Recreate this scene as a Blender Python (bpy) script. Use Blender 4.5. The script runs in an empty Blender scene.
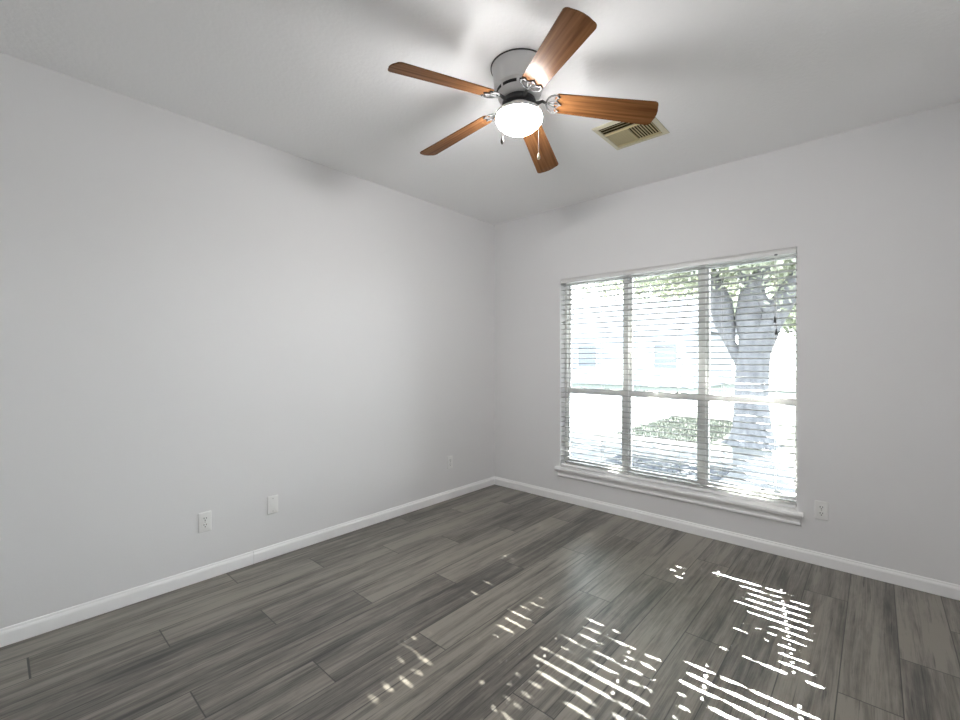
import bpy, bmesh, math, random
from mathutils import Vector, Matrix, noise as mnoise
R = math.radians
scene = bpy.context.scene
COL = scene.collection

# ------------------------------------------------------------------ camera
H = 2.74
CAM = Vector((3.0, -3.5625, 1.3277))
cd = bpy.data.cameras.new('camera')
cd.sensor_width = 36.0
cd.lens = 440.0 / 960.0 * 36.0
cd.shift_y = -1.5 / 960.0
cd.clip_start = 0.02
cam = bpy.data.objects.new('camera', cd)
cam.location = CAM
cam.rotation_euler = (R(90), 0, R(41.99))
COL.objects.link(cam)
scene.camera = cam

# ------------------------------------------------------------------ sky, sun, exposure
SKY = 7.2
w = bpy.data.worlds.new('sky')
scene.world = w
w.use_nodes = True
nt = w.node_tree
nt.nodes.clear()
out = nt.nodes.new('ShaderNodeOutputWorld')
bg = nt.nodes.new('ShaderNodeBackground')
geo = nt.nodes.new('ShaderNodeTexCoord')
sep = nt.nodes.new('ShaderNodeSeparateXYZ')
rmp = nt.nodes.new('ShaderNodeValToRGB')
rmp.color_ramp.elements[0].position = 0.0
rmp.color_ramp.elements[0].color = (0.94, 0.97, 1.0, 1)
rmp.color_ramp.elements[1].position = 0.9
rmp.color_ramp.elements[1].color = (0.72, 0.84, 1.0, 1)
nt.links.new(geo.outputs['Generated'], sep.inputs[0])
nt.links.new(sep.outputs['Z'], rmp.inputs[0])
nt.links.new(rmp.outputs[0], bg.inputs[0])
bg.inputs[1].default_value = SKY
nt.links.new(bg.outputs[0], out.inputs[0])

SUN_DX = -0.192      # per metre outwards (+Y) the ray to the sun moves this far in X
SUN_DZ = 0.66        # and climbs this far
sd = bpy.data.lights.new('sun', 'SUN')
sd.energy = 26.0
sd.angle = R(0.25)
sd.color = (1.0, 0.95, 0.88)
sun = bpy.data.objects.new('sun', sd)
COL.objects.link(sun)
to_sun = Vector((SUN_DX, 1.0, SUN_DZ)).normalized()
sun.rotation_euler = to_sun.to_track_quat('Z', 'Y').to_euler()
sun.location = (-3, 16, 11)

LAMP = 70.0
vs = scene.view_settings
vs.view_transform = 'Standard'
vs.look = 'None'
vs.gamma = 1.0
vs.use_curve_mapping = False
vs.exposure = 1.27
scene.cycles.use_denoising = True
scene.cycles.max_bounces = 14
scene.cycles.diffuse_bounces = 10
scene.cycles.glossy_bounces = 6
scene.cycles.transparent_max_bounces = 16
scene.cycles.sample_clamp_indirect = 12.0

# ------------------------------------------------------------------ mesh helpers
class MB:
    """collects shapes in world coordinates and links them as one mesh object"""
    def __init__(s):
        s.bm = bmesh.new()
    def box(s, x0, x1, y0, y1, z0, z1, bev=0.0, seg=2):
        m = Matrix.Translation(((x0+x1)/2, (y0+y1)/2, (z0+z1)/2)) @ Matrix.Diagonal((x1-x0, y1-y0, z1-z0, 1))
        g = bmesh.ops.create_cube(s.bm, size=1, matrix=m)
        if bev > 0:
            es = list({e for v in g['verts'] for e in v.link_edges})
            bmesh.ops.bevel(s.bm, geom=es, offset=bev, segments=seg, affect='EDGES', profile=0.5)
        return s
    def tube(s, pts, r, n=8, cap=True):
        pts = [Vector(p) for p in pts]
        rs = r if isinstance(r, (list, tuple)) else [r]*len(pts)
        rings = []
        up = None
        for i, p in enumerate(pts):
            t = (pts[min(i+1, len(pts)-1)] - pts[max(i-1, 0)]).normalized()
            if up is None:
                up = t.orthogonal().normalized()
            u = (up - t*up.dot(t))
            u = u.normalized() if u.length > 1e-6 else t.orthogonal().normalized()
            up = u
            v = t.cross(u)
            rings.append([s.bm.verts.new(p + (u*math.cos(a) + v*math.sin(a))*rs[i])
                          for a in (2*math.pi*k/n for k in range(n))])
        for a, b in zip(rings, rings[1:]):
            for k in range(n):
                s.bm.faces.new((a[k], a[(k+1) % n], b[(k+1) % n], b[k]))
        if cap:
            s.bm.faces.new(rings[0][::-1]); s.bm.faces.new(rings[-1])
        return s
    def lathe(s, prof, c, n=40, smooth=True):
        rings = []
        for (r, z) in prof:
            if r < 1e-5:
                rings.append([s.bm.verts.new((c[0], c[1], z))])
            else:
                rings.append([s.bm.verts.new((c[0]+r*math.cos(2*math.pi*k/n), c[1]+r*math.sin(2*math.pi*k/n), z)) for k in range(n)])
        for a, b in zip(rings, rings[1:]):
            for k in range(n):
                q = [a[k % len(a)], a[(k+1) % len(a)], b[(k+1) % len(b)], b[k % len(b)]]
                u = []
                for v in q:
                    if v not in u: u.append(v)
                if len(u) > 2:
                    s.bm.faces.new(u)
        return s
    def prism(s, outline, f):
        """outline (2D list) -> f(u,v,side) gives a 3D point for side 0/1"""
        a = [s.bm.verts.new(f(u, v, 0)) for u, v in outline]
        b = [s.bm.verts.new(f(u, v, 1)) for u, v in outline]
        s.bm.faces.new(a[::-1]); s.bm.faces.new(b)
        n = len(a)
        for k in range(n):
            s.bm.faces.new((a[k], a[(k+1) % n], b[(k+1) % n], b[k]))
        return s
    def face(s, *pts):
        s.bm.faces.new([s.bm.verts.new(p) for p in pts])
        return s
    def build(s, name, mats, parent=None, smooth=False, normals=True):
        if normals:
            bmesh.ops.recalc_face_normals(s.bm, faces=s.bm.faces)
        if parent is not None:
            base = parent['_base'] if '_base' in parent else (0, 0, 0)
            bmesh.ops.translate(s.bm, verts=s.bm.verts, vec=-Vector(base))
        me = bpy.data.meshes.new(name)
        s.bm.to_mesh(me); s.bm.free()
        for m in (mats if isinstance(mats, (list, tuple)) else [mats]):
            me.materials.append(m)
        if smooth:
            me.shade_smooth()
            me.set_sharp_from_angle(angle=R(35))
        o = bpy.data.objects.new(name, me)
        COL.objects.link(o)
        if parent is not None:
            o.parent = parent
            BASE.append(o)
            o['_base'] = tuple(base)
        return o
BASE = []

def thing(name, label, cat, loc, group=None):
    o = bpy.data.objects.new(name, None)
    o.empty_display_size = 0.1
    COL.objects.link(o)
    o.location = loc
    o['_base'] = tuple(loc)
    BASE.append(o)
    o['label'] = label; o['category'] = cat
    if group: o['group'] = group
    return o
def tag(o, label, cat, group=None, kind=None):
    o['label'] = label; o['category'] = cat
    if group: o['group'] = group
    if kind: o['kind'] = kind
    return o
def struct(o, label=None, cat=None):
    o['kind'] = 'structure'
    if label: o['label'] = label
    if cat: o['category'] = cat
    return o

# ------------------------------------------------------------------ materials
def mat(name, col, rough=0.5, spec=0.5, metal=0.0):
    m = bpy.data.materials.new(name)
    m.use_nodes = True
    b = m.node_tree.nodes['Principled BSDF']
    b.inputs['Base Color'].default_value = (*col, 1)
    b.inputs['Roughness'].default_value = rough
    b.inputs['Specular IOR Level'].default_value = spec
    b.inputs['Metallic'].default_value = metal
    return m
def nodes(m):
    return m.node_tree.nodes, m.node_tree.links, m.node_tree.nodes['Principled BSDF']
def add_bump(m, scale, strength, dist=0.002, detail=3):
    N, L, b = nodes(m)
    tc = N.new('ShaderNodeTexCoord'); n = N.new('ShaderNodeTexNoise'); bp = N.new('ShaderNodeBump')
    n.inputs['Scale'].default_value = scale; n.inputs['Detail'].default_value = detail
    bp.inputs['Strength'].default_value = strength; bp.inputs['Distance'].default_value = dist
    L.new(tc.outputs['Object'], n.inputs['Vector'])
    L.new(n.outputs['Fac'], bp.inputs['Height'])
    L.new(bp.outputs['Normal'], b.inputs['Normal'])
    return m
def add_mottle(m, c0, c1, scale, detail=4, stretch=(1, 1, 1), lo=0.35, hi=0.65):
    N, L, b = nodes(m)
    tc = N.new('ShaderNodeTexCoord'); mp = N.new('ShaderNodeMapping'); n = N.new('ShaderNodeTexNoise'); r = N.new('ShaderNodeValToRGB')
    mp.inputs['Scale'].default_value = stretch
    n.inputs['Scale'].default_value = scale; n.inputs['Detail'].default_value = detail
    r.color_ramp.elements[0].color = (*c0, 1); r.color_ramp.elements[0].position = lo
    r.color_ramp.elements[1].color = (*c1, 1); r.color_ramp.elements[1].position = hi
    L.new(tc.outputs['Object'], mp.inputs[0]); L.new(mp.outputs[0], n.inputs['Vector'])
    L.new(n.outputs['Fac'], r.inputs[0]); L.new(r.outputs[0], b.inputs['Base Color'])
    return m

M_wall = add_bump(mat('wall_paint', (0.80, 0.797, 0.802), 0.75, 0.25), 90, 0.12, 0.002)
M_ceil = add_bump(mat('ceiling_paint', (0.92, 0.919, 0.922), 0.85, 0.2), 55, 0.35, 0.004, 5)
M_trim = mat('trim_paint', (0.95, 0.95, 0.95), 0.3, 0.5)
M_vinyl = mat('window_vinyl', (0.94, 0.94, 0.93), 0.4, 0.4)
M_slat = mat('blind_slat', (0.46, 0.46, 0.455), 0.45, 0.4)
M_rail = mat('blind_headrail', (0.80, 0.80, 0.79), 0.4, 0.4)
M_cord = mat('blind_cord', (0.8, 0.8, 0.78), 0.8)
M_tassel = mat('cord_tassel', (0.06, 0.06, 0.065), 0.5)
M_plate = mat('outlet_plate', (0.86, 0.86, 0.85), 0.35, 0.5)
M_hole = mat('outlet_slot', (0.02, 0.02, 0.02), 0.7)
M_screw = mat('plate_screw', (0.55, 0.55, 0.53), 0.35, 0.5, 0.6)
M_fan = mat('fan_enamel', (0.68, 0.68, 0.68), 0.35, 0.5)
M_iron = mat('fan_iron', (0.10, 0.10, 0.10), 0.5, 0.3)
M_dark = mat('fan_motor', (0.03, 0.03, 0.032), 0.5, 0.5)
M_black = mat('fan_slot', (0.01, 0.01, 0.01), 0.8)
M_chain = mat('pull_chain', (0.30, 0.28, 0.24), 0.5, 0.5, 0.3)
M_fobdark = mat('fob_dark', (0.12, 0.11, 0.10), 0.5)
M_fobwhite = mat('fob_cream', (0.5, 0.44, 0.32), 0.4)
M_vent = mat('vent_cream', (0.66, 0.62, 0.48), 0.5, 0.3)
M_louver = mat('vent_louver', (0.56, 0.49, 0.30), 0.5, 0.3)
M_ventdark = mat('vent_duct', (0.05, 0.04, 0.016), 0.8, 0.1)

def glass_mat():
    m = bpy.data.materials.new('window_glass'); m.use_nodes = True
    N, L = m.node_tree.nodes, m.node_tree.links
    N.clear()
    o = N.new('ShaderNodeOutputMaterial'); mx = N.new('ShaderNodeMixShader')
    t = N.new('ShaderNodeBsdfTransparent'); g = N.new('ShaderNodeBsdfGlossy'); f = N.new('ShaderNodeFresnel')
    t.inputs[0].default_value = (0.94, 0.96, 0.95, 1)
    g.inputs['Roughness'].default_value = 0.02
    f.inputs['IOR'].default_value = 1.45
    L.new(f.outputs[0], mx.inputs[0]); L.new(t.outputs[0], mx.inputs[1]); L.new(g.outputs[0], mx.inputs[2])
    L.new(mx.outputs[0], o.inputs[0])
    return m
M_glass = glass_mat()

def bowl_mat():
    m = mat('frosted_bowl', (0.9, 0.9, 0.88), 0.35)
    b = m.node_tree.nodes['Principled BSDF']
    b.inputs['Emission Color'].default_value = (1.0, 0.985, 0.975, 1)
    b.inputs['Emission Strength'].default_value = LAMP
    return m
M_bowl = bowl_mat()

def blade_mat():
    m = mat('blade_wood', (0.3, 0.12, 0.04), 0.24, 0.04)
    N, L, b = nodes(m)
    uv = N.new('ShaderNodeUVMap'); uv.uv_map = 'grain'
    mp = N.new('ShaderNodeMapping'); mp.inputs['Scale'].default_value = (2.2, 60, 1)
    n = N.new('ShaderNodeTexNoise'); n.inputs['Scale'].default_value = 1.0; n.inputs['Detail'].default_value = 6
    r = N.new('ShaderNodeValToRGB')
    r.color_ramp.elements[0].position = 0.3; r.color_ramp.elements[0].color = (0.098, 0.039, 0.013, 1)
    r.color_ramp.elements[1].position = 0.7; r.color_ramp.elements[1].color = (0.215, 0.098, 0.038, 1)
    L.new(uv.outputs[0], mp.inputs[0]); L.new(mp.outputs[0], n.inputs['Vector'])
    L.new(n.outputs['Fac'], r.inputs[0]); L.new(r.outputs[0], b.inputs['Base Color'])
    return m
M_blade = blade_mat()

PITCH, PX0, PLEN = 0.1917, 0.01, 1.305
def floor_mat():
    m = mat('plank_floor', (0.12, 0.11, 0.1), 0.4, 0.9)
    N, L, b = nodes(m)
    def math_(op, a=None, c=None):
        n = N.new('ShaderNodeMath'); n.operation = op
        for i, v in enumerate((a, c)):
            if v is None: continue
            if isinstance(v, (int, float)): n.inputs[i].default_value = v
            else: L.new(v, n.inputs[i])
        return n.outputs[0]
    uv = N.new('ShaderNodeUVMap'); uv.uv_map = 'plank'       # u along the plank, v across, metres, own offset per plank
    rnd = N.new('ShaderNodeAttribute'); rnd.attribute_name = 'tone'
    def noise(sx, sy, det, rough=0.6, dist=0.0, off=0.0):
        mp = N.new('ShaderNodeMapping'); mp.inputs['Scale'].default_value = (sx, sy, 1); mp.inputs['Location'].default_value = (off, off, 0)
        n = N.new('ShaderNodeTexNoise'); n.inputs['Scale'].default_value = 1; n.inputs['Detail'].default_value = det
        n.inputs['Roughness'].default_value = rough; n.inputs['Distortion'].default_value = dist
        L.new(uv.outputs[0], mp.inputs[0]); L.new(mp.outputs[0], n.inputs['Vector'])
        return n.outputs['Fac']
    big = noise(0.8, 11.0, 4, 0.6, 0.5)
    med = noise(2.0, 46, 6, 0.7, 0.7, 7.3)
    fine = noise(5, 190, 5, 0.7, 0.3, 3.1)
    crack = noise(1.6, 58, 4, 0.55, 0.8, 21.4)
    blot = noise(5, 14, 4, 0.6, 1.2, 11.7)
    s = math_('ADD', math_('MULTIPLY', big, 0.42), math_('MULTIPLY', med, 0.34))
    s = math_('ADD', s, math_('MULTIPLY', fine, 0.17))
    s = math_('ADD', s, math_('MULTIPLY', blot, 0.12))
    s = math_('ADD', s, math_('MULTIPLY', math_('SUBTRACT', rnd.outputs['Fac'], 0.5), 0.085))
    s = math_('ADD', math_('MULTIPLY', math_('SUBTRACT', s, 0.5), 2.0), 0.55)
    r = N.new('ShaderNodeValToRGB')
    e = r.color_ramp.elements
    e[0].position = 0.30; e[0].color = (0.0186, 0.0159, 0.0126, 1)
    e[1].position = 0.72; e[1].color = (0.2480, 0.2260, 0.1894, 1)
    for p, c in ((0.42, (0.0589, 0.0525, 0.0439)), (0.52, (0.1178, 0.1063, 0.0896)), (0.60, (0.1674, 0.1521, 0.1287))):
        k = e.new(p); k.color = (*c, 1)
    cm = N.new('ShaderNodeMapRange'); cm.inputs['From Min'].default_value = 0.60; cm.inputs['From Max'].default_value = 0.70; cm.inputs['To Max'].default_value = 0.22
    L.new(crack, cm.inputs['Value'])
    s = math_('SUBTRACT', s, cm.outputs[0])
    L.new(s, r.inputs[0])
    # seams: dark groove round each plank, from the distance to the edge stored per plank
    ed = N.new('ShaderNodeUVMap'); ed.uv_map = 'edge'          # 0..len , 0..width from the corner
    sp = N.new('ShaderNodeSeparateXYZ'); L.new(ed.outputs[0], sp.inputs[0])
    du = math_('MINIMUM', sp.outputs['X'], math_('SUBTRACT', PLEN, sp.outputs['X']))
    dv = math_('MINIMUM', sp.outputs['Y'], math_('SUBTRACT', PITCH, sp.outputs['Y']))
    d = math_('MINIMUM', math_('MULTIPLY', du, 0.8), dv)
    mr = N.new('ShaderNodeMapRange'); mr.inputs['From Min'].default_value = 0.0006; mr.inputs['From Max'].default_value = 0.0030
    L.new(d, mr.inputs['Value'])
    mx = N.new('ShaderNodeMix'); mx.data_type = 'RGBA'
    L.new(mr.outputs[0], mx.inputs['Factor'])
    mx.inputs[6].default_value = (0.012, 0.011, 0.010, 1)
    L.new(r.outputs[0], mx.inputs[7]); L.new(mx.outputs[2], b.inputs['Base Color'])
    rr = math_('ADD', math_('MULTIPLY', med, 0.16), 0.26)
    L.new(rr, b.inputs['Roughness'])
    bp = N.new('ShaderNodeBump'); bp.inputs['Strength'].default_value = 0.22; bp.inputs['Distance'].default_value = 0.001
    hh = math_('ADD', math_('MULTIPLY', fine, 0.5), math_('MULTIPLY', mr.outputs[0], 1.5))
    L.new(hh, bp.inputs['Height']); L.new(bp.outputs['Normal'], b.inputs['Normal'])
    return m
M_floor = floor_mat()

# ------------------------------------------------------------------ room shell
XR, YB = 3.46, -4.35          # side wall and rear wall of the room (behind the camera)
rng = random.Random(5)
bm = bmesh.new()
u1 = bm.loops.layers.uv.new('plank'); u2 = bm.loops.layers.uv.new('edge')
tone = bm.faces.layers.float.new('tone')
row = -1
while PX0 + row*PITCH < XR:
    x0 = PX0 + row*PITCH; x1 = x0 + PITCH
    jy = -1.31 + 0.4375*(row % 3) - 6*PLEN + {0: .03, 1: .032, 2: .034, 4: .0, 5: .01}.get(row, 0.0) + (rng.random()-0.5)*0.008
    while jy < 0.0:
        y0, y1 = jy, jy + PLEN
        ca, cb = max(x0, 0.0), min(x1, XR); ya, yb = max(y0, YB), min(y1, 0.0)
        jy += PLEN
        if ca >= cb or ya >= yb: continue
        if row == 1 and abs(yb + 3.451) < 0.03: yb -= 0.005      # one open butt joint
        f = bm.faces.new([bm.verts.new(p) for p in ((ca, ya, 0), (cb, ya, 0), (cb, yb, 0), (ca, yb, 0))])
        f[tone] = rng.random()
        ou, ov = rng.random()*50, rng.random()*50
        for lp in f.loops:
            x, y, z = lp.vert.co
            lp[u1].uv = (y - y0 + ou, x - x0 + ov)
            lp[u2].uv = (y - y0, x - x0)
    row += 1
# slab under the planks gives the floor its thickness
me = bpy.data.meshes.new('floor')
n0 = len(bm.faces)
bmesh.ops.create_cube(bm, size=1, matrix=Matrix.Translation((XR/2, YB/2, -0.052)) @ Matrix.Diagonal((XR+0.3, -YB+0.1, 0.1, 1)))
bm.to_mesh(me); bm.free()
me.materials.append(M_floor)
floor = bpy.data.objects.new('floor', me); COL.objects.link(floor)
struct(floor, 'grey brown wood plank floor laid towards the window wall', 'floor')

T = 0.15
struct(MB().box(-T, XR+T, YB-T, T, H, H+0.12).build('ceiling', M_ceil), 'white textured ceiling', 'ceiling')
struct(MB().box(-T, 0, YB-T, T, -0.1, H).build('wall_left', M_wall), 'plain light grey wall on the left', 'wall')
struct(MB().box(XR, XR+T, YB-T, T, -0.1, H).build('wall_side', M_wall), 'plain grey wall beside the camera', 'wall')
struct(MB().box(-T, XR+T, YB-T, YB, -0.1, H).build('wall_back', M_wall), 'plain grey wall behind the camera', 'wall')
OX0, OX1, OZ0, OZ1 = 0.802, 2.612, 0.290, 2.068
b = MB()
b.box(0, OX0, 0, T, -0.1, H).box(OX1, XR, 0, T, -0.1, H).box(OX0, OX1, 0, T, -0.1, OZ0).box(OX0, OX1, 0, T, OZ1, H)
bmesh.ops.remove_doubles(b.bm, verts=b.bm.verts, dist=1e-5)
struct(b.build('wall_right', M_wall), 'light grey wall around the wide window', 'wall')

# baseboards with an eased top
def baseboard(name, f, length_list, label):
    b = MB()
    prof = [(0, 0.001), (0.013, 0.001), (0.013, 0.058), (0.0105, 0.066), (0.0075, 0.070), (0.006, 0.079), (0.003, 0.082), (0, 0.082)]
    for a, c in length_list:
        b.prism(prof, lambda u, v, s, a=a, c=c: f(u, v, c if s else a))
    return struct(b.build(name, M_trim), label, 'baseboard')
baseboard('baseboard_left', lambda u, v, s: (u, s, v), [(YB, -2.4295), (-2.4275, 0)], 'white baseboard along the left wall with a butt joint')
baseboard('baseboard_right', lambda u, v, s: (s, -u, v), [(0.0, XR)], 'white baseboard under the window')
baseboard('baseboard_side', lambda u, v, s: (XR-u, s, v), [(YB, 0)], 'white baseboard beside the camera')
baseboard('baseboard_back', lambda u, v, s: (s, YB+u, v), [(0, XR)], 'white baseboard behind the camera')

# window stool and apron
b = MB()
prof = [(0.085, 0.291), (0.085, 0.318), (-0.038, 0.318), (-0.043, 0.315), (-0.045, 0.305), (-0.043, 0.295), (-0.038, 0.292), (0.0, 0.291)]
b.prism(prof, lambda u, v, s: ((OX0, OX1)[s], u, v) if u > 0.0005 else ((0.768, 2.646)[s], u, v))
# keep the horns square: straight nosing across the wall face, board only inside the opening
b.bm.free(); b = MB()
nose = [(0.0, 0.291), (0.0, 0.318), (-0.038, 0.318), (-0.043, 0.315), (-0.045, 0.305), (-0.043, 0.295), (-0.038, 0.291)]
b.prism(nose, lambda u, v, s: ((0.768, 2.646)[s], u, v))
b.box(OX0, OX1, 0.0, 0.085, 0.2905, 0.318)
struct(b.build('trim_1', M_trim), 'white window sill board with a rounded nosing', 'window sill')
b = MB()
ap = [(0, 0.291), (-0.020, 0.291), (-0.020, 0.280), (-0.014, 0.272), (-0.014, 0.250), (-0.018, 0.246), (-0.018, 0.236), (-0.012, 0.232), (0, 0.232)]
b.prism(ap, lambda u, v, s: ((0.785, 2.630)[s], u, v))
struct(b.build('trim_2', M_trim), 'white moulded apron under the window sill', 'trim')

# ------------------------------------------------------------------ three window units
UX = [OX0, 1.4015, 2.0105, OX1]
WZ0, WZ1, MR = 0.318, OZ1, 1.027
def frame_ring(b, x0, x1, z0, z1, wl, wr, wb, wt, y0, y1):
    b.box(x0, x0+wl, y0, y1, z0, z1).box(x1-wr, x1, y0, y1, z0, z1)
    b.box(x0+wl, x1-wr, y0, y1, z0, z0+wb).box(x0+wl, x1-wr, y0, y1, z1-wt, z1)
for i in range(3):
    x0, x1 = UX[i], UX[i+1]
    wr = 0.022 if i < 2 else 0.010
    b = MB(); frame_ring(b, x0, x1, WZ0, WZ1, 0.022, wr, 0.025, 0.025, 0.085, 0.150)
    fr = struct(b.build('window_%d' % (i+1), M_vinyl), ['window unit at the left end of the triple window', 'window unit in the middle of the triple window', 'window unit at the right end of the triple window'][i], 'window')
    fr['_base'] = (0, 0, 0)
    a0, a1 = x0+0.022, x1-wr; ws = 0.018 if i < 2 else 0.011
    b = MB(); frame_ring(b, a0, a1, MR-0.022, WZ1-0.025, 0.018, ws, 0.045, 0.025, 0.122, 0.145)
    up = b.build('upper_sash', M_vinyl, fr)
    MB().box(a0+0.018, a1-ws, 0.131, 0.135, MR+0.023, WZ1-0.05).build('pane', M_glass, up)
    b = MB(); frame_ring(b, a0, a1, WZ0+0.025, MR+0.022, 0.018, ws, 0.04, 0.046, 0.095, 0.120)
    lo = b.build('lower_sash', M_vinyl, fr)
    MB().box(a0+0.018, a1-ws, 0.106, 0.110, WZ0+0.065, MR-0.024).build('pane', M_glass, lo)
    for fx in (0.27, 0.73):
        xx = a0 + (a1-a0)*fx
        MB().box(xx-0.022, xx+0.022, 0.098, 0.118, MR+0.022, MR+0.034, 0.004).build('sash_lock', M_vinyl, lo)

# ------------------------------------------------------------------ venetian blind
bl = thing('venetian_blind', 'wide white horizontal slat blind hanging open inside the triple window', 'blind', (1.707, 0.035, 2.05))
BX0, BX1 = 0.808, 2.606
MB().box(BX0, BX1, 0.012, 0.066, 2.031, 2.062, 0.003).build('headrail', M_rail, bl)
b = MB()
vp = [(0.002, 2.030), (0.010, 2.030), (0.010, 2.064), (-0.004, 2.064), (-0.005, 2.060), (0.001, 2.056), (0.002, 2.050)]
b.prism(vp, lambda u, v, s: ((BX0-0.002, BX1+0.002)[s], u, v))
b.box(BX0-0.002, BX0+0.003, 0.010, 0.055, 2.030, 2.064).box(BX1-0.003, BX1+0.002, 0.010, 0.055, 2.030, 2.064)
b.build('valance', M_rail, bl)
LAD = [0.905, 1.215, 1.527, 1.850, 2.163, 2.487]
SY, SW, ST, TILT = 0.036, 0.050, 0.0042, R(-3.0)
slats = MB()
SP = 0.0455
zs = []
z = 2.010
while z > 0.362:
    zs.append(z); z -= SP
xs = [BX0]
for l in LAD: xs += [l-0.006, l+0.006]
xs.append(BX1)
xs = sorted(xs + [0.855, 0.88, 2.0])
ys = [-0.025, -0.0165, -0.0085, 0.0, 0.0085, 0.0165, 0.025]
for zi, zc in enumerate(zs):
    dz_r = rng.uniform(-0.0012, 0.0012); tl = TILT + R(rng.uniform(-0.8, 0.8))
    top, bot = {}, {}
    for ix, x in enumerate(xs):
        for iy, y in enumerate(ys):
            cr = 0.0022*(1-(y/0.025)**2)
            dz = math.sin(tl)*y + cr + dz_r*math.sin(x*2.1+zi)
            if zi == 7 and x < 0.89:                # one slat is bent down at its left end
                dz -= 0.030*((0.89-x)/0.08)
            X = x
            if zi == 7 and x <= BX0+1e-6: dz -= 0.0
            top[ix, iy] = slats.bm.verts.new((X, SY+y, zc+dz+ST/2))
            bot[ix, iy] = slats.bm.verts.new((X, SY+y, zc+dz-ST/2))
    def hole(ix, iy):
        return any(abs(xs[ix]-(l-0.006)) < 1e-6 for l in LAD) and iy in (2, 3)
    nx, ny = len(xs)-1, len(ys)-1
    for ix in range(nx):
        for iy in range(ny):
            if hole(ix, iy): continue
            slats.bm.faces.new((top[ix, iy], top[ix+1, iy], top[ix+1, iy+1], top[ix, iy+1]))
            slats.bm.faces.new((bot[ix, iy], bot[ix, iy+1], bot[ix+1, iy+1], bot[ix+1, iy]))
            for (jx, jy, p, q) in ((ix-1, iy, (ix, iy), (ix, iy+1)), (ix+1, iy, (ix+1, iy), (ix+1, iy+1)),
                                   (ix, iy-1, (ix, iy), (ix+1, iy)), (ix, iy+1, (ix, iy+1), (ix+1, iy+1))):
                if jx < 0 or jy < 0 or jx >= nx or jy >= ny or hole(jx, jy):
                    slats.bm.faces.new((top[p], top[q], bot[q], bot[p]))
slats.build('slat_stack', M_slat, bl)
MB().box(BX0, BX1, 0.012, 0.060, 0.330, 0.349, 0.004).build('bottom_rail', M_trim, bl)
for l in LAD:
    b = MB()
    for yy in (SY-0.0275, SY+0.0275):
        b.tube([(l, yy, 2.031), (l, yy, 0.345)], 0.0009, 5)
    for zc in zs:
        b.tube([(l+0.004, SY-0.0275, zc-0.0025), (l+0.004, SY+0.0275, zc-0.0025)], 0.0006, 4)
    b.build('ladder_cord', M_cord, bl)
# lift cord on the right with two dark tassels, tilt cord on the left
def tassel(x, y, zt, m, parent):
    MB().lathe([(0.0, zt), (0.003, zt-0.001), (0.0045, zt-0.012), (0.0075, zt-0.030), (0.0085, zt-0.040), (0.006, zt-0.043), (0, zt-0.043)], (x, y), 14).build('tassel', m, parent, True)
c1 = MB().tube([(2.492, -0.004, 2.034), (2.492, -0.006, 1.8), (2.490, -0.006, 1.612)], 0.001, 6).build('lift_cord', M_cord, bl)
tassel(2.490, -0.006, 1.614, M_tassel, c1)
c2 = MB().tube([(2.497, -0.004, 2.034), (2.498, -0.007, 1.8), (2.499, -0.007, 1.527)], 0.001, 6).build('lift_cord', M_cord, bl)
tassel(2.499, -0.007, 1.529, M_tassel, c2)
MB().box(2.486, 2.504, -0.006, 0.004, 2.026, 2.036, 0.002).build('cord_lock', M_tassel, bl)
for dx, zz in ((0.872, 1.72), (0.880, 1.68)):
    c = MB().tube([(dx, -0.004, 2.034), (dx, -0.006, 1.85), (dx, -0.006, zz)], 0.001, 6).build('tilt_cord', M_cord, bl)
    tassel(dx, -0.006, zz+0.002, M_cord, c)

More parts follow.
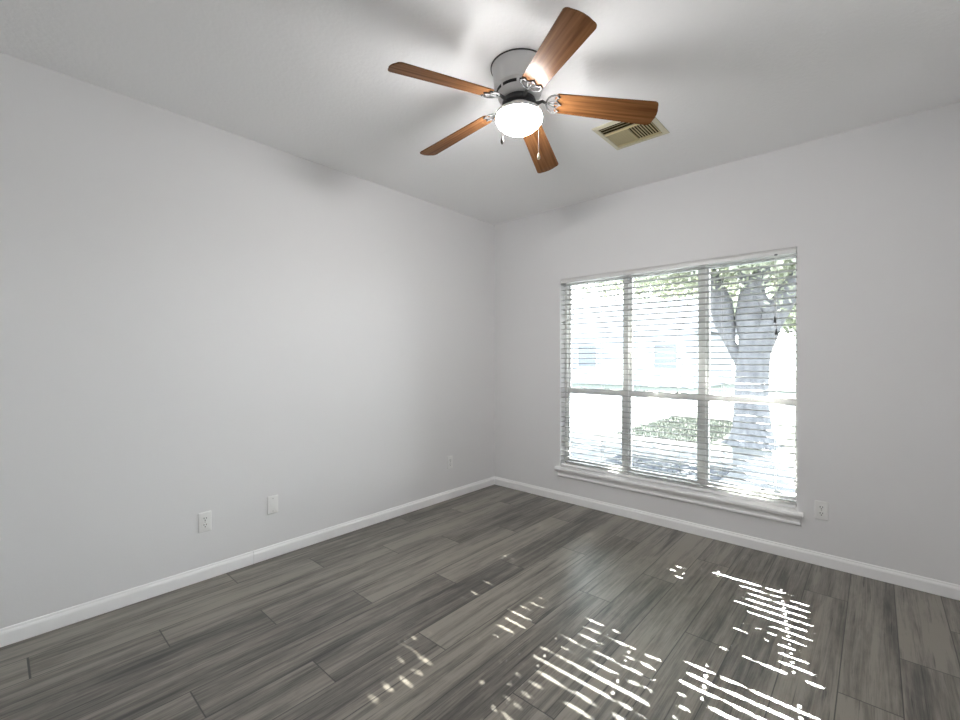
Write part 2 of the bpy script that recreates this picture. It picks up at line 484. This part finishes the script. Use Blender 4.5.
# ------------------------------------------------------------------ outlets and wall plate
def wall_plate(kind, f, label, group=None, loc=(0, 0, 0), w=0.070, h=0.118):
    """f(u, v, n): u across the plate, v up, n out of the wall"""
    t = thing('wall_outlet' if kind == 'outlet' else 'wall_plate', label, 'outlet' if kind == 'outlet' else 'wall plate', loc, group)
    def ring(b, n, g, k=4, r=0.004):
        pts = []
        for sx, sy, a0 in ((1, 1, 0), (-1, 1, 90), (-1, -1, 180), (1, -1, 270)):
            for q in range(k+1):
                a = R(a0+90*q/k)
                pts.append((sx*(w/2-g-r)+r*math.cos(a), sy*(h/2-g-r)+r*math.sin(a)))
        return [b.bm.verts.new(f(u, v, n)) for u, v in pts]
    b = MB()
    rings = [ring(b, 0.0, 0), ring(b, 0.0035, 0), ring(b, 0.0055, 0.0018), ring(b, 0.0062, 0.005)]
    for p, q in zip(rings, rings[1:]):
        n = len(p)
        for k in range(n):
            b.bm.faces.new((p[k], p[(k+1) % n], q[(k+1) % n], q[k]))
    b.bm.faces.new(rings[-1]); b.bm.faces.new(rings[0][::-1])
    b.build('cover_plate', M_plate, t, True)
    def disc(b, cu, cv, rx, rz, n0, n1, flat=None, k=20):
        out = []
        for q in range(k):
            a = 2*math.pi*q/k
            v = rz*math.sin(a)
            if flat: v = max(-flat, min(flat, v))
            out.append((cu+rx*math.cos(a), cv+v))
        b.prism(out, lambda u, v, s: f(u, v, (n0, n1)[s]))
    if kind == 'outlet':
        for cv in (0.0195, -0.0195):
            b = MB(); disc(b, 0, cv, 0.0172, 0.0172, 0.004, 0.0078, 0.0140)
            rec = b.build('receptacle', M_plate, t, True)
            b = MB()
            for cu, hh in ((-0.0063, 0.0050), (0.0063, 0.0042)):
                b.prism([(cu-0.0016, cv+0.004-hh), (cu+0.0016, cv+0.004-hh), (cu+0.0016, cv+0.004+hh), (cu-0.0016, cv+0.004+hh)], lambda u, v, s: f(u, v, (0.007, 0.0081)[s]))
            disc(b, 0, cv-0.0085, 0.0031, 0.0031, 0.007, 0.0081)
            b.build('slot', M_hole, rec)
        b = MB(); disc(b, 0, 0, 0.0034, 0.0034, 0.005, 0.0074, None, 12); b.build('screw', M_screw, t)
    else:
        for cv in (0.042, -0.042):
            b = MB(); disc(b, 0, cv, 0.0034, 0.0034, 0.005, 0.0074, None, 12); b.build('screw', M_screw, t)
    return t
def on_left(yc, zc): return lambda u, v, n: (n, yc-u*-1, zc+v)
def on_right(xc, zc): return lambda u, v, n: (xc+u, -n, zc+v)
wall_plate('outlet', on_left(-2.703, 0.346), 'white duplex outlet on the left wall, beside the blank plate', loc=(0, -2.703, 0.346))
wall_plate('blank', on_left(-2.303, 0.351), 'white blank plate with two screws on the left wall', loc=(0, -2.303, 0.351))
wall_plate('outlet', on_left(-0.657, 0.345), 'small white duplex outlet on the left wall near the room corner', loc=(0, -0.657, 0.345))
wall_plate('outlet', on_right(2.740, 0.354), 'white duplex outlet right of the window sill', loc=(2.740, 0, 0.354))

# ------------------------------------------------------------------ ceiling vent
VX0, VX1, VY0, VY1 = 1.698, 2.042, -1.092, -0.728
vt = thing('ceiling_vent', 'square cream louvred air vent in the ceiling behind the fan', 'vent', ((VX0+VX1)/2, (VY0+VY1)/2, H))
b = MB()
fw = 0.030
def sl(x0, x1, y0, y1, ix0, ix1, iy0, iy1):
    pass
o4 = [(VX0, VY0), (VX1, VY0), (VX1, VY1), (VX0, VY1)]
def inset(d, zz): return [b.bm.verts.new((x+(d if x == VX0 else -d), y+(d if y == VY0 else -d), zz)) for x, y in o4]
rg = [inset(0, H-0.0005), inset(0.001, H-0.004), inset(fw-0.004, H-0.011), inset(fw, H-0.009), inset(fw, H-0.0005)]
for p, q in zip(rg, rg[1:]):
    for k in range(4):
        b.bm.faces.new((p[k], p[(k+1) % 4], q[(k+1) % 4], q[k]))
for k in range(4):
    b.bm.faces.new((rg[-1][k], rg[-1][(k+1) % 4], rg[0][(k+1) % 4], rg[0][k]))
b.build('frame', M_vent, vt)
MB().box(VX0+0.02, VX1-0.02, VY0+0.02, VY1-0.02, H-0.0030, H-0.0004).build('duct_opening', M_ventdark, vt)
b = MB()
ix0, ix1, iy0, iy1 = VX0+fw, VX1-fw, VY0+fw, VY1-fw
xm = (ix0+ix1)/2
ya, yb = iy0+0.092, iy1-0.030
def blade(p, q, wdir, wid, drop):
    """louvre from p to q, leaning along wdir"""
    p, q, wd = Vector(p), Vector(q), Vector(wdir)
    t = 0.0012
    a = [p, q, q+wd*wid+Vector((0, 0, -drop)), p+wd*wid+Vector((0, 0, -drop))]
    lo = [b.bm.verts.new(v) for v in a]; hi = [b.bm.verts.new(v+Vector((0, 0, -t))) for v in a]
    b.bm.faces.new(lo); b.bm.faces.new(hi[::-1])
    for k in range(4): b.bm.faces.new((lo[k], lo[(k+1) % 4], hi[(k+1) % 4], hi[k]))
zt = H-0.0035
for k in range(3):                                    # rows that throw air back towards the fan
    blade((ix0, iy0+0.026+k*0.029, zt), (ix1, iy0+0.026+k*0.029, zt), (0, -1, 0), 0.0225, 0.010)
b.box(ix0, ix1, ya-0.004, ya, H-0.015, H-0.003)
b.box(xm-0.003, xm+0.003, ya, yb, H-0.015, H-0.003)
b.box(ix0, ix1, yb, yb+0.004, H-0.015, H-0.003)
n = 8
for k in range(n):
    xx = ix0+0.016 + (xm-ix0-0.010)*k/n
    blade((xx, ya, zt), (xx, yb, zt), (-1, 0, 0), 0.0105, 0.006)
for k in range(n):
    xx = ix1-0.014 - (ix1-xm-0.010)*k/n
    blade((xx, ya, zt), (xx, yb, zt), (1, 0, 0), 0.0135, 0.008)
blade((ix0, iy1-0.002, zt), (ix1, iy1-0.002, zt), (0, -1, 0), 0.022, 0.009)
b.build('louver_bank', M_louver, vt)
for sx in (VX0+0.014, VX1-0.014):
    MB().lathe([(0, H-0.0105), (0.003, H-0.010), (0.004, H-0.007), (0.004, H-0.002)], (sx, (VY0+VY1)/2), 10).build('screw', M_screw, vt)

# ------------------------------------------------------------------ ceiling fan
FX, FY, BZ = 1.710, -1.846, 2.562
fan = thing('ceiling_fan', 'five blade wood and grey hugger ceiling fan with a lit white bowl', 'ceiling fan', (FX, FY, H))
FC = (FX, FY)
MB().lathe([(0, H-0.001), (0.133, H-0.001), (0.134, H-0.006), (0.131, H-0.012), (0.127, H-0.030), (0.121, H-0.090), (0.118, H-0.104), (0.111, H-0.110),
            (0.109, H-0.114), (0.106, H-0.130), (0.104, H-0.140), (0.099, H-0.150), (0.090, H-0.156), (0.0, H-0.156)], FC, 56).build('motor_housing', M_fan, fan, True)
MB().lathe([(0.1335, H-0.0005), (0.1385, H-0.0005), (0.1385, H-0.0042), (0.1335, H-0.0042)], FC, 56).build('gasket', M_dark, fan, True)
for k in range(8):                                    # cooling slots round the lower housing
    a0 = 2*math.pi*k/8 + R(12)
    b = MB()
    P = lambda r, a, z: (FX+r*math.cos(a), FY+r*math.sin(a), z)
    for q in range(8):
        p_, q_ = a0 + R(38)*(q/8-0.5), a0 + R(38)*((q+1)/8-0.5)
        b.face(P(0.1096, p_, H-0.116), P(0.1096, q_, H-0.116), P(0.1072, q_, H-0.130), P(0.1072, p_, H-0.130))
    bmesh.ops.remove_doubles(b.bm, verts=b.bm.verts, dist=1e-5)
    b.build('cooling_slot', M_black, fan, normals=False)
MB().lathe([(0.0, H-0.156), (0.074, H-0.156), (0.078, H-0.160), (0.078, H-0.166), (0.060, H-0.170), (0.0, H-0.170)], FC, 40).build('motor', M_dark, fan, True)
MB().lathe([(0.0, H-0.166), (0.080, H-0.166), (0.082, H-0.169), (0.082, H-0.178), (0.078, H-0.182), (0.0, H-0.182)], FC, 40).build('flywheel', M_dark, fan, True)
kit = MB().lathe([(0.0, H-0.182), (0.052, H-0.182), (0.058, H-0.186), (0.060, H-0.200), (0.068, H-0.206), (0.092, H-0.213), (0.110, H-0.222),
            (0.112, H-0.229), (0.112, H-0.238), (0.108, H-0.240), (0.0, H-0.240)], FC, 48).build('light_kit', M_fan, fan, True)
RZ = H-0.238
MB().lathe([(0.1030, RZ+0.003), (0.1095, RZ-0.001), (0.1125, RZ-0.008), (0.1120, RZ-0.018), (0.1020, RZ-0.036), (0.0840, RZ-0.053),
            (0.0600, RZ-0.067), (0.0320, RZ-0.077), (0.0, RZ-0.080)], FC, 48).build('glass_bowl', M_bowl, fan, True)

PH = R(326.5)
BP = R(16)
DROOPS = (6.6, 8.2, 6.9, 6.2, 5.4)
def make_blade(k):
    a = PH + k*2*math.pi/5
    DROOP = R(DROOPS[k])
    e0 = Vector((math.cos(a), math.sin(a), 0)); er = e0*math.cos(DROOP) - Vector((0, 0, math.sin(DROOP))); et = Vector((-math.sin(a), math.cos(a), 0))
    up = Vector((0, 0, 1))
    un = et.cross(er)*-1.0 if et.cross(er).z < 0 else et.cross(er)
    tt = et*math.cos(BP) - un*math.sin(BP)           # clockwise edge higher
    nn = er.cross(tt)
    C0 = Vector((FX, FY, BZ)) - er*0.176 + (e0*0.176)
    P = lambda r, t, h=0.0: C0 + er*r + tt*t + nn*h
    r0, r1 = 0.170, 0.650
    w0, w1 = 0.054, 0.068
    out = []
    tip = []
    cr = 0.022
    for q in range(7):
        th = R(90*q/6)
        tip.append((r1-cr+cr*math.sin(th), (w1-cr)+cr*math.cos(th)))
    tip2 = [(r, -t) for r, t in tip[::-1]]
    mid = [(r1+0.007, 0.022), (r1+0.009, 0.0), (r1+0.007, -0.022)]
    rt = [(r0+0.004, -w0+0.010), (r0+0.014, -w0)]
    outl = [(r0+0.014, w0)] + tip + mid + tip2 + [(r0+0.014, -w0), (r0+0.003, -w0+0.012), (r0, -0.02), (r0, 0.02), (r0+0.003, w0-0.012)]
    b = MB()
    uvl = b.bm.loops.layers.uv.new('grain')
    th_ = 0.0055
    b.prism(outl, lambda u, v, s: P(u, v, (-th_/2, th_/2)[s]))
    inv = Matrix.Identity(3)
    for f in b.bm.faces:
        for lp in f.loops:
            d = lp.vert.co - C0
            lp[uvl].uv = (d.dot(er)+k*3.7, d.dot(tt)+k*1.3)
    bo = b.build('blade', M_blade, fan)
    # ornate blade iron under the blade root
    b = MB()
    hz = -th_/2-0.0035
    def path(pts, r=0.0032, n=7):
        b.tube([P(x-0.026, y, h) for x, y, h in pts], r, n)
    rimz = 0.0
    hub = Vector((FX, FY, H-0.174))
    b.tube([hub+e0*0.072, hub+e0*0.092, P(0.112, 0, 0.004), P(0.130, 0, hz)], [0.010, 0.0085, 0.007, 0.0055], 8)
    for sgn in (1, -1):
        arc = [(0.156, 0.0, hz), (0.159, sgn*0.016, hz), (0.166, sgn*0.032, hz), (0.178, sgn*0.044, hz), (0.193, sgn*0.050, hz), (0.209, sgn*0.047, hz), (0.214, sgn*0.038, hz)]
        path(arc, 0.0042)
        path([(0.214, sgn*0.038, hz), (0.205, sgn*0.028, hz), (0.203, sgn*0.020, hz), (0.212, sgn*0.012, hz), (0.224, 0.0, hz)], 0.0034)
        path([(0.158, 0, hz), (0.180, sgn*0.012, hz), (0.203, sgn*0.020, hz)], 0.0028)
    path([(0.156, 0, hz), (0.190, 0, hz), (0.224, 0, hz)], 0.0028)
    for x, y in ((0.214, 0.038), (0.214, -0.038), (0.224, 0.0)):
        c = P(x-0.026, y, hz)
        b.tube([c+nn*0.004, c-nn*0.004], 0.0055, 10)
    b.build('blade_iron', M_iron, bo, True)
for k in range(5): make_blade(k)

cr_ = Vector((0.743, 0.669, 0)); ct_ = Vector((0.669, -0.743, 0))
def chain(off_r, off_t, z1, fobm, fob_l):
    p = Vector((FX, FY, 0)) + cr_*off_r + ct_*off_t
    b = MB()
    zz = H-0.236
    b.tube([(p.x, p.y, zz), (p.x, p.y, z1)], 0.0008, 5)
    k = zz
    while k > z1:
        g = bmesh.ops.create_icosphere(b.bm, subdivisions=1, radius=0.0017, matrix=Matrix.Translation((p.x, p.y, k)))
        k -= 0.0042
    c = b.build('pull_chain', M_chain, fan)
    MB().lathe([(0, z1+0.003), (0.0025, z1+0.001), (0.004, z1-0.006), (0.0075, z1-fob_l*0.55), (0.0072, z1-fob_l*0.8), (0.004, z1-fob_l), (0, z1-fob_l)], (p.x, p.y), 14).build('pull_knob', fobm, c, True)
chain(-0.086, 0.086, 2.362, M_fobdark, 0.034)
chain(0.084, 0.088, 2.285, M_fobwhite, 0.030)

# ------------------------------------------------------------------ outdoors
GZ = -0.15
M_conc = add_mottle(mat('sidewalk_concrete', (0.4, 0.4, 0.4), 0.9, 0.1), (0.070, 0.070, 0.070), (0.095, 0.094, 0.092), 3)
M_drive = add_mottle(mat('driveway_concrete', (0.3, 0.3, 0.3), 0.9, 0.1), (0.30, 0.30, 0.295), (0.38, 0.38, 0.37), 3)
M_road = add_mottle(mat('street_asphalt', (0.3, 0.3, 0.3), 0.9, 0.1), (0.24, 0.24, 0.24), (0.32, 0.32, 0.32), 5)
M_lawn = add_mottle(mat('lawn_grass', (0.2, 0.3, 0.1), 0.9, 0.1), (0.055, 0.060, 0.047), (0.11, 0.117, 0.096), 9, 6)
M_mulch = add_mottle(mat('mulch', (0.2, 0.2, 0.2), 0.95, 0.1), (0.009, 0.010, 0.012), (0.055, 0.057, 0.064), 24, 6)
M_grass = mat('grass_blade', (0.095, 0.104, 0.083), 0.8, 0.2)
M_bark = add_mottle(mat('tree_bark', (0.2, 0.2, 0.2), 0.9, 0.1), (0.072, 0.073, 0.078), (0.115, 0.115, 0.12), 14, 6, (1, 1, 0.25))
def leaf_mat(name, c):
    m = mat(name, c, 0.6, 0.2)
    N, L, b = nodes(m)
    t = N.new('ShaderNodeBsdfTranslucent'); t.inputs[0].default_value = (c[0]*1.1, c[1]*1.15, c[2]*0.9, 1)
    mx = N.new('ShaderNodeMixShader'); mx.inputs[0].default_value = 0.45
    o = next(n for n in N if n.type == 'OUTPUT_MATERIAL')
    L.new(b.outputs[0], mx.inputs[1]); L.new(t.outputs[0], mx.inputs[2]); L.new(mx.outputs[0], o.inputs[0])
    return m
M_leaf = leaf_mat('leaf', (0.20, 0.212, 0.17))
M_leaf2 = leaf_mat('leaf_pale', (0.27, 0.282, 0.23))
M_siding = mat('house_siding', (0.235, 0.25, 0.275), 0.7, 0.2)
M_roof = mat('house_roof', (0.17, 0.17, 0.18), 0.9, 0.1)
M_pane = mat('house_pane', (0.06, 0.07, 0.09), 0.3, 0.5)
M_htrim = mat('house_trim', (0.3, 0.3, 0.3), 0.6, 0.2)

struct(MB().box(-40, 30, 0.151, 60, GZ-0.3, GZ).build('ground', M_lawn), 'sunlit lawn outside the window', 'lawn')
struct(MB().box(-25, 20, 3.0, 4.55, GZ-0.1, GZ+0.02).build('sidewalk', M_conc), 'pale concrete walk outside the window', 'sidewalk')
struct(MB().box(-40, 30, 9.0, 15.5, GZ-0.1, GZ+0.01).build('street', M_road), 'pale street beyond the lawn', 'street')
struct(MB().box(-5.5, -0.85, 4.56, 8.99, GZ-0.1, GZ+0.015).build('driveway', M_drive), 'pale concrete driveway left of the tree lawn', 'driveway')
struct(MB().box(-12, 0.10, 0.155, 2.99, GZ-0.1, GZ+0.016).build('patio', M_conc), 'pale concrete paving left of the planting bed', 'paving')
struct(MB().box(1.60, 6, 0.155, 2.99, GZ-0.1, GZ+0.016).build('patio', M_conc), 'pale concrete paving right of the planting bed', 'paving')
struct(MB().box(0.11, 1.59, 0.155, 2.95, GZ-0.1, GZ+0.015).build('planting_bed', M_mulch), 'speckled mulch bed right below the window', 'bed')

# canopy gaps: floor spots the sun reaches (metres on the floor, size across and along the light)
GAPS = []
def gap(x, y, rx, rz):
    d = 0.036 - y
    GAPS.append((x + SUN_DX*d, SUN_DZ*d, rx, rz))
gap(1.020, -0.680, 0.055, 0.050)
gap(1.416, -0.484, 0.045, 0.040)
gap(1.183, -1.297, 0.050, 0.040)
gap(2.098, -0.710, 0.050, 0.070)
gap(2.109, -1.382, 0.032, 0.032)
gap(2.295, -0.550, 0.170, 0.045)
gap(2.484, -0.572, 0.120, 0.060)
gap(2.632, -0.639, 0.130, 0.050)
gap(2.587, -0.834, 0.150, 0.055)
gap(2.711, -0.873, 0.090, 0.040)
gap(2.524, -1.096, 0.140, 0.020)
gap(2.525, -1.400, 0.180, 0.030)
gap(2.688, -1.383, 0.200, 0.035)
gap(2.503, -1.550, 0.120, 0.030)
gap(2.665, -1.563, 0.220, 0.030)
gap(2.606, -1.693, 0.150, 0.040)
gap(1.630, -1.568, 0.050, 0.035)
gap(1.638, -1.724, 0.045, 0.040)
gap(1.650, -1.840, 0.055, 0.050)
gap(1.961, -1.624, 0.060, 0.040)
gap(1.973, -1.743, 0.080, 0.060)
gap(1.959, -1.875, 0.090, 0.050)
gap(1.985, -1.493, 0.070, 0.050)
gap(1.905, -2.064, 0.060, 0.050)
gap(1.925, -2.159, 0.050, 0.040)
gap(1.944, -2.277, 0.060, 0.050)
gap(1.801, -2.181, 0.040, 0.050)
gap(1.810, -2.241, 0.045, 0.040)
gap(1.827, -2.317, 0.040, 0.040)
gap(1.951, -1.983, 0.050, 0.040)
gap(2.227, -1.651, 0.090, 0.060)
gap(2.225, -1.800, 0.090, 0.050)
gap(2.231, -1.953, 0.120, 0.060)
gap(2.208, -2.070, 0.120, 0.050)
gap(2.347, -1.849, 0.100, 0.050)
gap(2.347, -1.743, 0.060, 0.050)
gap(1.489, -2.254, 0.050, 0.050)
gap(1.499, -2.349, 0.060, 0.050)
gap(1.523, -2.447, 0.070, 0.050)
gap(1.581, -2.538, 0.050, 0.040)
gap(1.373, -2.235, 0.040, 0.040)
gap(1.272, -1.616, 0.050, 0.050)
gap(1.284, -1.741, 0.040, 0.040)
GAPS.append((2.492, 0.74, 0.045, 0.28))

def lit(p):
    """is the point on the way from the sun to one of the spots?"""
    d = p.y - 0.036
    xw, zw = p.x - SUN_DX*d, p.z - SUN_DZ*d
    for gx, gz, rx, rz in GAPS:
        if ((xw-gx)/(rx+0.05))**2 + ((zw-gz)/(rz+0.04))**2 < 1.0:
            return True
    return False

def leaf_quad(bm_, p, size, rg, mi=0):
    n = Vector((rg.gauss(0, 1), rg.gauss(0, 1), rg.gauss(0, 1))).normalized()
    u = n.orthogonal().normalized(); v = n.cross(u)
    a = rg.uniform(0, 6.283)
    d = u*math.cos(a) + v*math.sin(a); e = n.cross(d)
    q = [p - d*size, p + e*size*0.45 + n*size*0.12, p + d*size, p - e*size*0.45 + n*size*0.12]
    f = bm_.faces.new([bm_.verts.new(x) for x in q])
    f.material_index = mi

def limb_mesh(segs):
    """segs: list of polylines with radii"""
    b = MB()
    for pts in segs:
        b.tube([p[:3] for p in pts], [p[3] for p in pts], 12)
    return b

# the big forked tree on the lawn outside the right-hand window
TX, TY = 1.42, 5.15
tr = thing('shade_tree', 'large pale forked tree trunk standing outside the right window unit', 'tree', (TX, TY, GZ))
segs = [
 [(TX, TY, GZ-0.1, 0.48), (TX, TY, GZ+0.05, 0.38), (TX, TY, 0.15, 0.29), (TX-0.01, TY, 0.6, 0.255), (TX, TY, 1.1, 0.25), (TX+0.04, TY, 1.5, 0.245), (TX+0.07, TY, 1.75, 0.265)],
 [(TX-0.12, TY, 1.22, 0.13), (TX-0.325, TY-0.02, 1.60, 0.085), (TX-0.40, TY-0.03, 1.92, 0.16), (TX-0.47, TY-0.05, 2.3, 0.19), (TX-0.66, TY-0.1, 2.85, 0.15), (TX-1.1, TY-0.1, 3.3, 0.11), (TX-2.0, TY, 3.9, 0.06)],
 [(TX+0.06, TY, 1.45, 0.22), (TX+0.26, TY+0.03, 1.95, 0.19), (TX+0.50, TY+0.08, 2.4, 0.16), (TX+0.85, TY+0.15, 3.0, 0.13), (TX+1.2, TY+0.2, 3.8, 0.08), (TX+1.4, TY+0.2, 4.6, 0.04)],
 [(TX+0.02, TY, 1.65, 0.20), (TX-0.04, TY+0.02, 2.0, 0.23), (TX-0.02, TY+0.03, 2.4, 0.19), (TX+0.15, TY+0.05, 2.8, 0.13), (TX+0.12, TY+0.1, 3.35, 0.05)],
 [(TX+0.3, TY+0.02, 2.05, 0.11), (TX+0.1, TY-0.05, 2.4, 0.10), (TX-0.15, TY-0.15, 2.8, 0.07), (TX-0.3, TY-0.4, 3.2, 0.04)],
]
for a in range(6):
    an = a*1.05+0.3
    segs.append([(TX+0.13*math.cos(an), TY+0.13*math.sin(an), 0.10, 0.14), (TX+0.32*math.cos(an), TY+0.32*math.sin(an), GZ+0.02, 0.08), (TX+0.5*math.cos(an), TY+0.5*math.sin(an), GZ-0.05, 0.04)])
tk = limb_mesh(segs).build('trunk', M_bark, tr, True)
lr = random.Random(11)
lb = MB()
cnt = 0
while cnt < 30000:                                    # crown in the sun's way
    d = lr.uniform(3.6, 7.2)
    xw = lr.uniform(0.45, 2.95); zw = lr.uniform(0.2, 2.35)
    p = Vector((xw + SUN_DX*d, d, zw + SUN_DZ*d))
    cnt += 1
    if p.z < 2.35 or (lit(p) and lr.random() > 0.04): continue
    leaf_quad(lb.bm, p, lr.uniform(0.05, 0.09), lr, 0 if lr.random() < 0.6 else 1)
for k in range(9000):                                 # rest of the crown
    v = Vector((lr.gauss(0, 1), lr.gauss(0, 1), lr.gauss(0, 1))).normalized()*lr.uniform(0.35, 1)**0.5
    p = Vector((TX+0.1+v.x*3.3, TY+0.5+v.y*2.4, 4.5+v.z*2.0))
    if p.z < 2.3 or lit(p): continue
    leaf_quad(lb.bm, p, lr.uniform(0.07, 0.12), lr, 0 if lr.random() < 0.6 else 1)
for k in range(9000):                                 # back of the crown, shading the ground by the wall
    p = Vector((lr.uniform(-2.6, 2.6), lr.uniform(5.8, 9.2), lr.uniform(3.0, 5.3)))
    if p.z < 3.0 + 0.35*mnoise.noise(p*0.9) or lit(p): continue
    leaf_quad(lb.bm, p, lr.uniform(0.07, 0.11), lr, 0 if lr.random() < 0.4 else 1)
for k in range(5200):                                 # drooping sprays seen through the top of the window
    px = lr.uniform(-2.4, 1.7)
    p = Vector((TX+px, TY-0.9+lr.uniform(-0.5, 1.6), lr.uniform(1.85, 3.3)))
    edge = 2.05 if px > 0.35 else 2.34 + 0.10*math.sin(px*5.0) + max(0.0, -px-1.4)*0.4
    if p.z < edge + lr.uniform(-0.05, 0.35): continue
    if mnoise.noise(p*1.7) < -0.28: continue
    if lit(p): continue
    leaf_quad(lb.bm, p, lr.uniform(0.035, 0.06), lr, 0 if lr.random() < 0.4 else 1)
lb.build('crown', [M_leaf, M_leaf2], tr, normals=False)

# grass tufts and small plants in the bed
gb = MB()
gr = random.Random(3)
for k in range(450):
    x = gr.uniform(0.13, 1.57); y = gr.uniform(0.7, 2.9)
    h = gr.uniform(0.03, 0.07); a = gr.uniform(0, 6.283); l = Vector((math.cos(a), math.sin(a), 0))
    p = Vector((x, y, GZ+0.012)); s = Vector((-l.y, l.x, 0))*0.006
    gb.face(p-s, p+s, p+l*h*0.6+Vector((0, 0, h)))
tag(gb.build('ground_cover', M_grass, normals=False), 'low tufted ground cover growing over the bed below the window', 'ground cover', kind='stuff')

def shrub(name, x, y, rx, rz, n, label, group, seed, m=M_leaf2, ls=0.09):
    t = thing(name, label, 'shrub' if name == 'shrub' else 'tree', (x, y, GZ), group)
    q = random.Random(seed); b = MB()
    zb = GZ + (0.0 if name == 'shrub' else 1.2*rz)
    for k in range(n):
        v = Vector((q.gauss(0, 1), q.gauss(0, 1), q.gauss(0, 1))).normalized()*(q.uniform(0.3, 1)**0.4)
        sc = 1 + 0.22*mnoise.noise(v*2.3 + Vector((seed, 0, 0)))
        p = Vector((x+v.x*rx*sc, y+v.y*rx*sc, zb + rz*0.9 + v.z*rz*sc))
        if p.z < GZ+0.02: continue
        leaf_quad(b.bm, p, q.uniform(0.7, 1.3)*ls, q)
    b.build('foliage', m, t, normals=False)
    b = MB()
    b.tube([(x, y, GZ-0.05), (x+0.03, y, zb+rz*0.6)], [0.06*rx+0.02, 0.03*rx+0.01], 8)
    for k in range(4):
        a = k*1.6+seed
        b.tube([(x, y, zb+0.1*rz), (x+0.5*rx*math.cos(a), y+0.5*rx*math.sin(a), zb+rz)], [0.03*rx+0.008, 0.01], 6)
    b.build('stem' if name == 'shrub' else 'trunk', M_bark, t)
    return t
gb = MB()
for k in range(5000):
    x = gr.uniform(-0.8, 0.88); y = gr.uniform(4.6, 8.0)
    h = gr.uniform(0.03, 0.07); a = gr.uniform(0, 6.283); l = Vector((math.cos(a), math.sin(a), 0))
    p = Vector((x, y, GZ-0.003)); s_ = Vector((-l.y, l.x, 0))*0.010
    gb.face(p-s_, p+s_, p+l*h*0.6+Vector((0, 0, h)))
tag(gb.build('lawn_grass', M_grass, normals=False), 'loose grass growing round the foot of the tree', 'grass', kind='stuff')

# house across the street
hs = thing('house', 'pale single storey house across the street', 'house', (-8.0, 21.0, GZ))
hx0, hx1, hy0, hy1, hz = -13.0, -3.6, 19.5, 27.0, 2.75
MB().box(hx0, hx1, hy0, hy1, GZ, hz).build('wall', M_siding, hs)
b = MB()
hyc = (hy0+hy1)/2
b.prism([(hy0-0.12, hz-0.05), (hy1+0.12, hz-0.05), (hyc, hz+2.1)], lambda u, v, s: ((hx0-0.4, hx1+0.4)[s], u, v))
b.build('roof', M_roof, hs)
for wx in (-11.6, -9.4, -5.0):
    f = MB(); frame_ring(f, wx-0.65, wx+0.65, 0.75, 2.15, 0.09, 0.09, 0.09, 0.09, hy0-0.05, hy0+0.02)
    fo = f.build('window', M_htrim, hs)
    MB().box(wx-0.56, wx+0.56, hy0-0.02, hy0-0.005, 0.84, 2.06).build('pane', M_pane, fo)
d = MB().box(-7.6, -6.7, hy0-0.05, hy0+0.01, GZ, 2.05, 0.01).build('door', M_htrim, hs)
MB().lathe([(0, 0.95), (0.03, 0.96), (0.03, 1.0), (0, 1.01)], (-6.8, hy0-0.07), 10).build('door_knob', M_screw, d)
shrub('far_tree', 0.6, 27.5, 2.6, 2.3, 2600, 'pale leafy tree right of the house across the street', None, 5, M_leaf2, 0.22)
shrub('far_tree', -7.0, 32.5, 3.0, 2.6, 2600, 'pale leafy tree rising behind the roof of the far house', None, 6, M_leaf2, 0.24)
shrub('far_tree', -17.0, 23.5, 2.4, 2.2, 2400, 'pale leafy tree left of the house across the street', None, 7, M_leaf2, 0.22)

for o in BASE:
    if '_base' in o: del o['_base']
for o in bpy.data.objects:
    if '_base' in o: del o['_base']
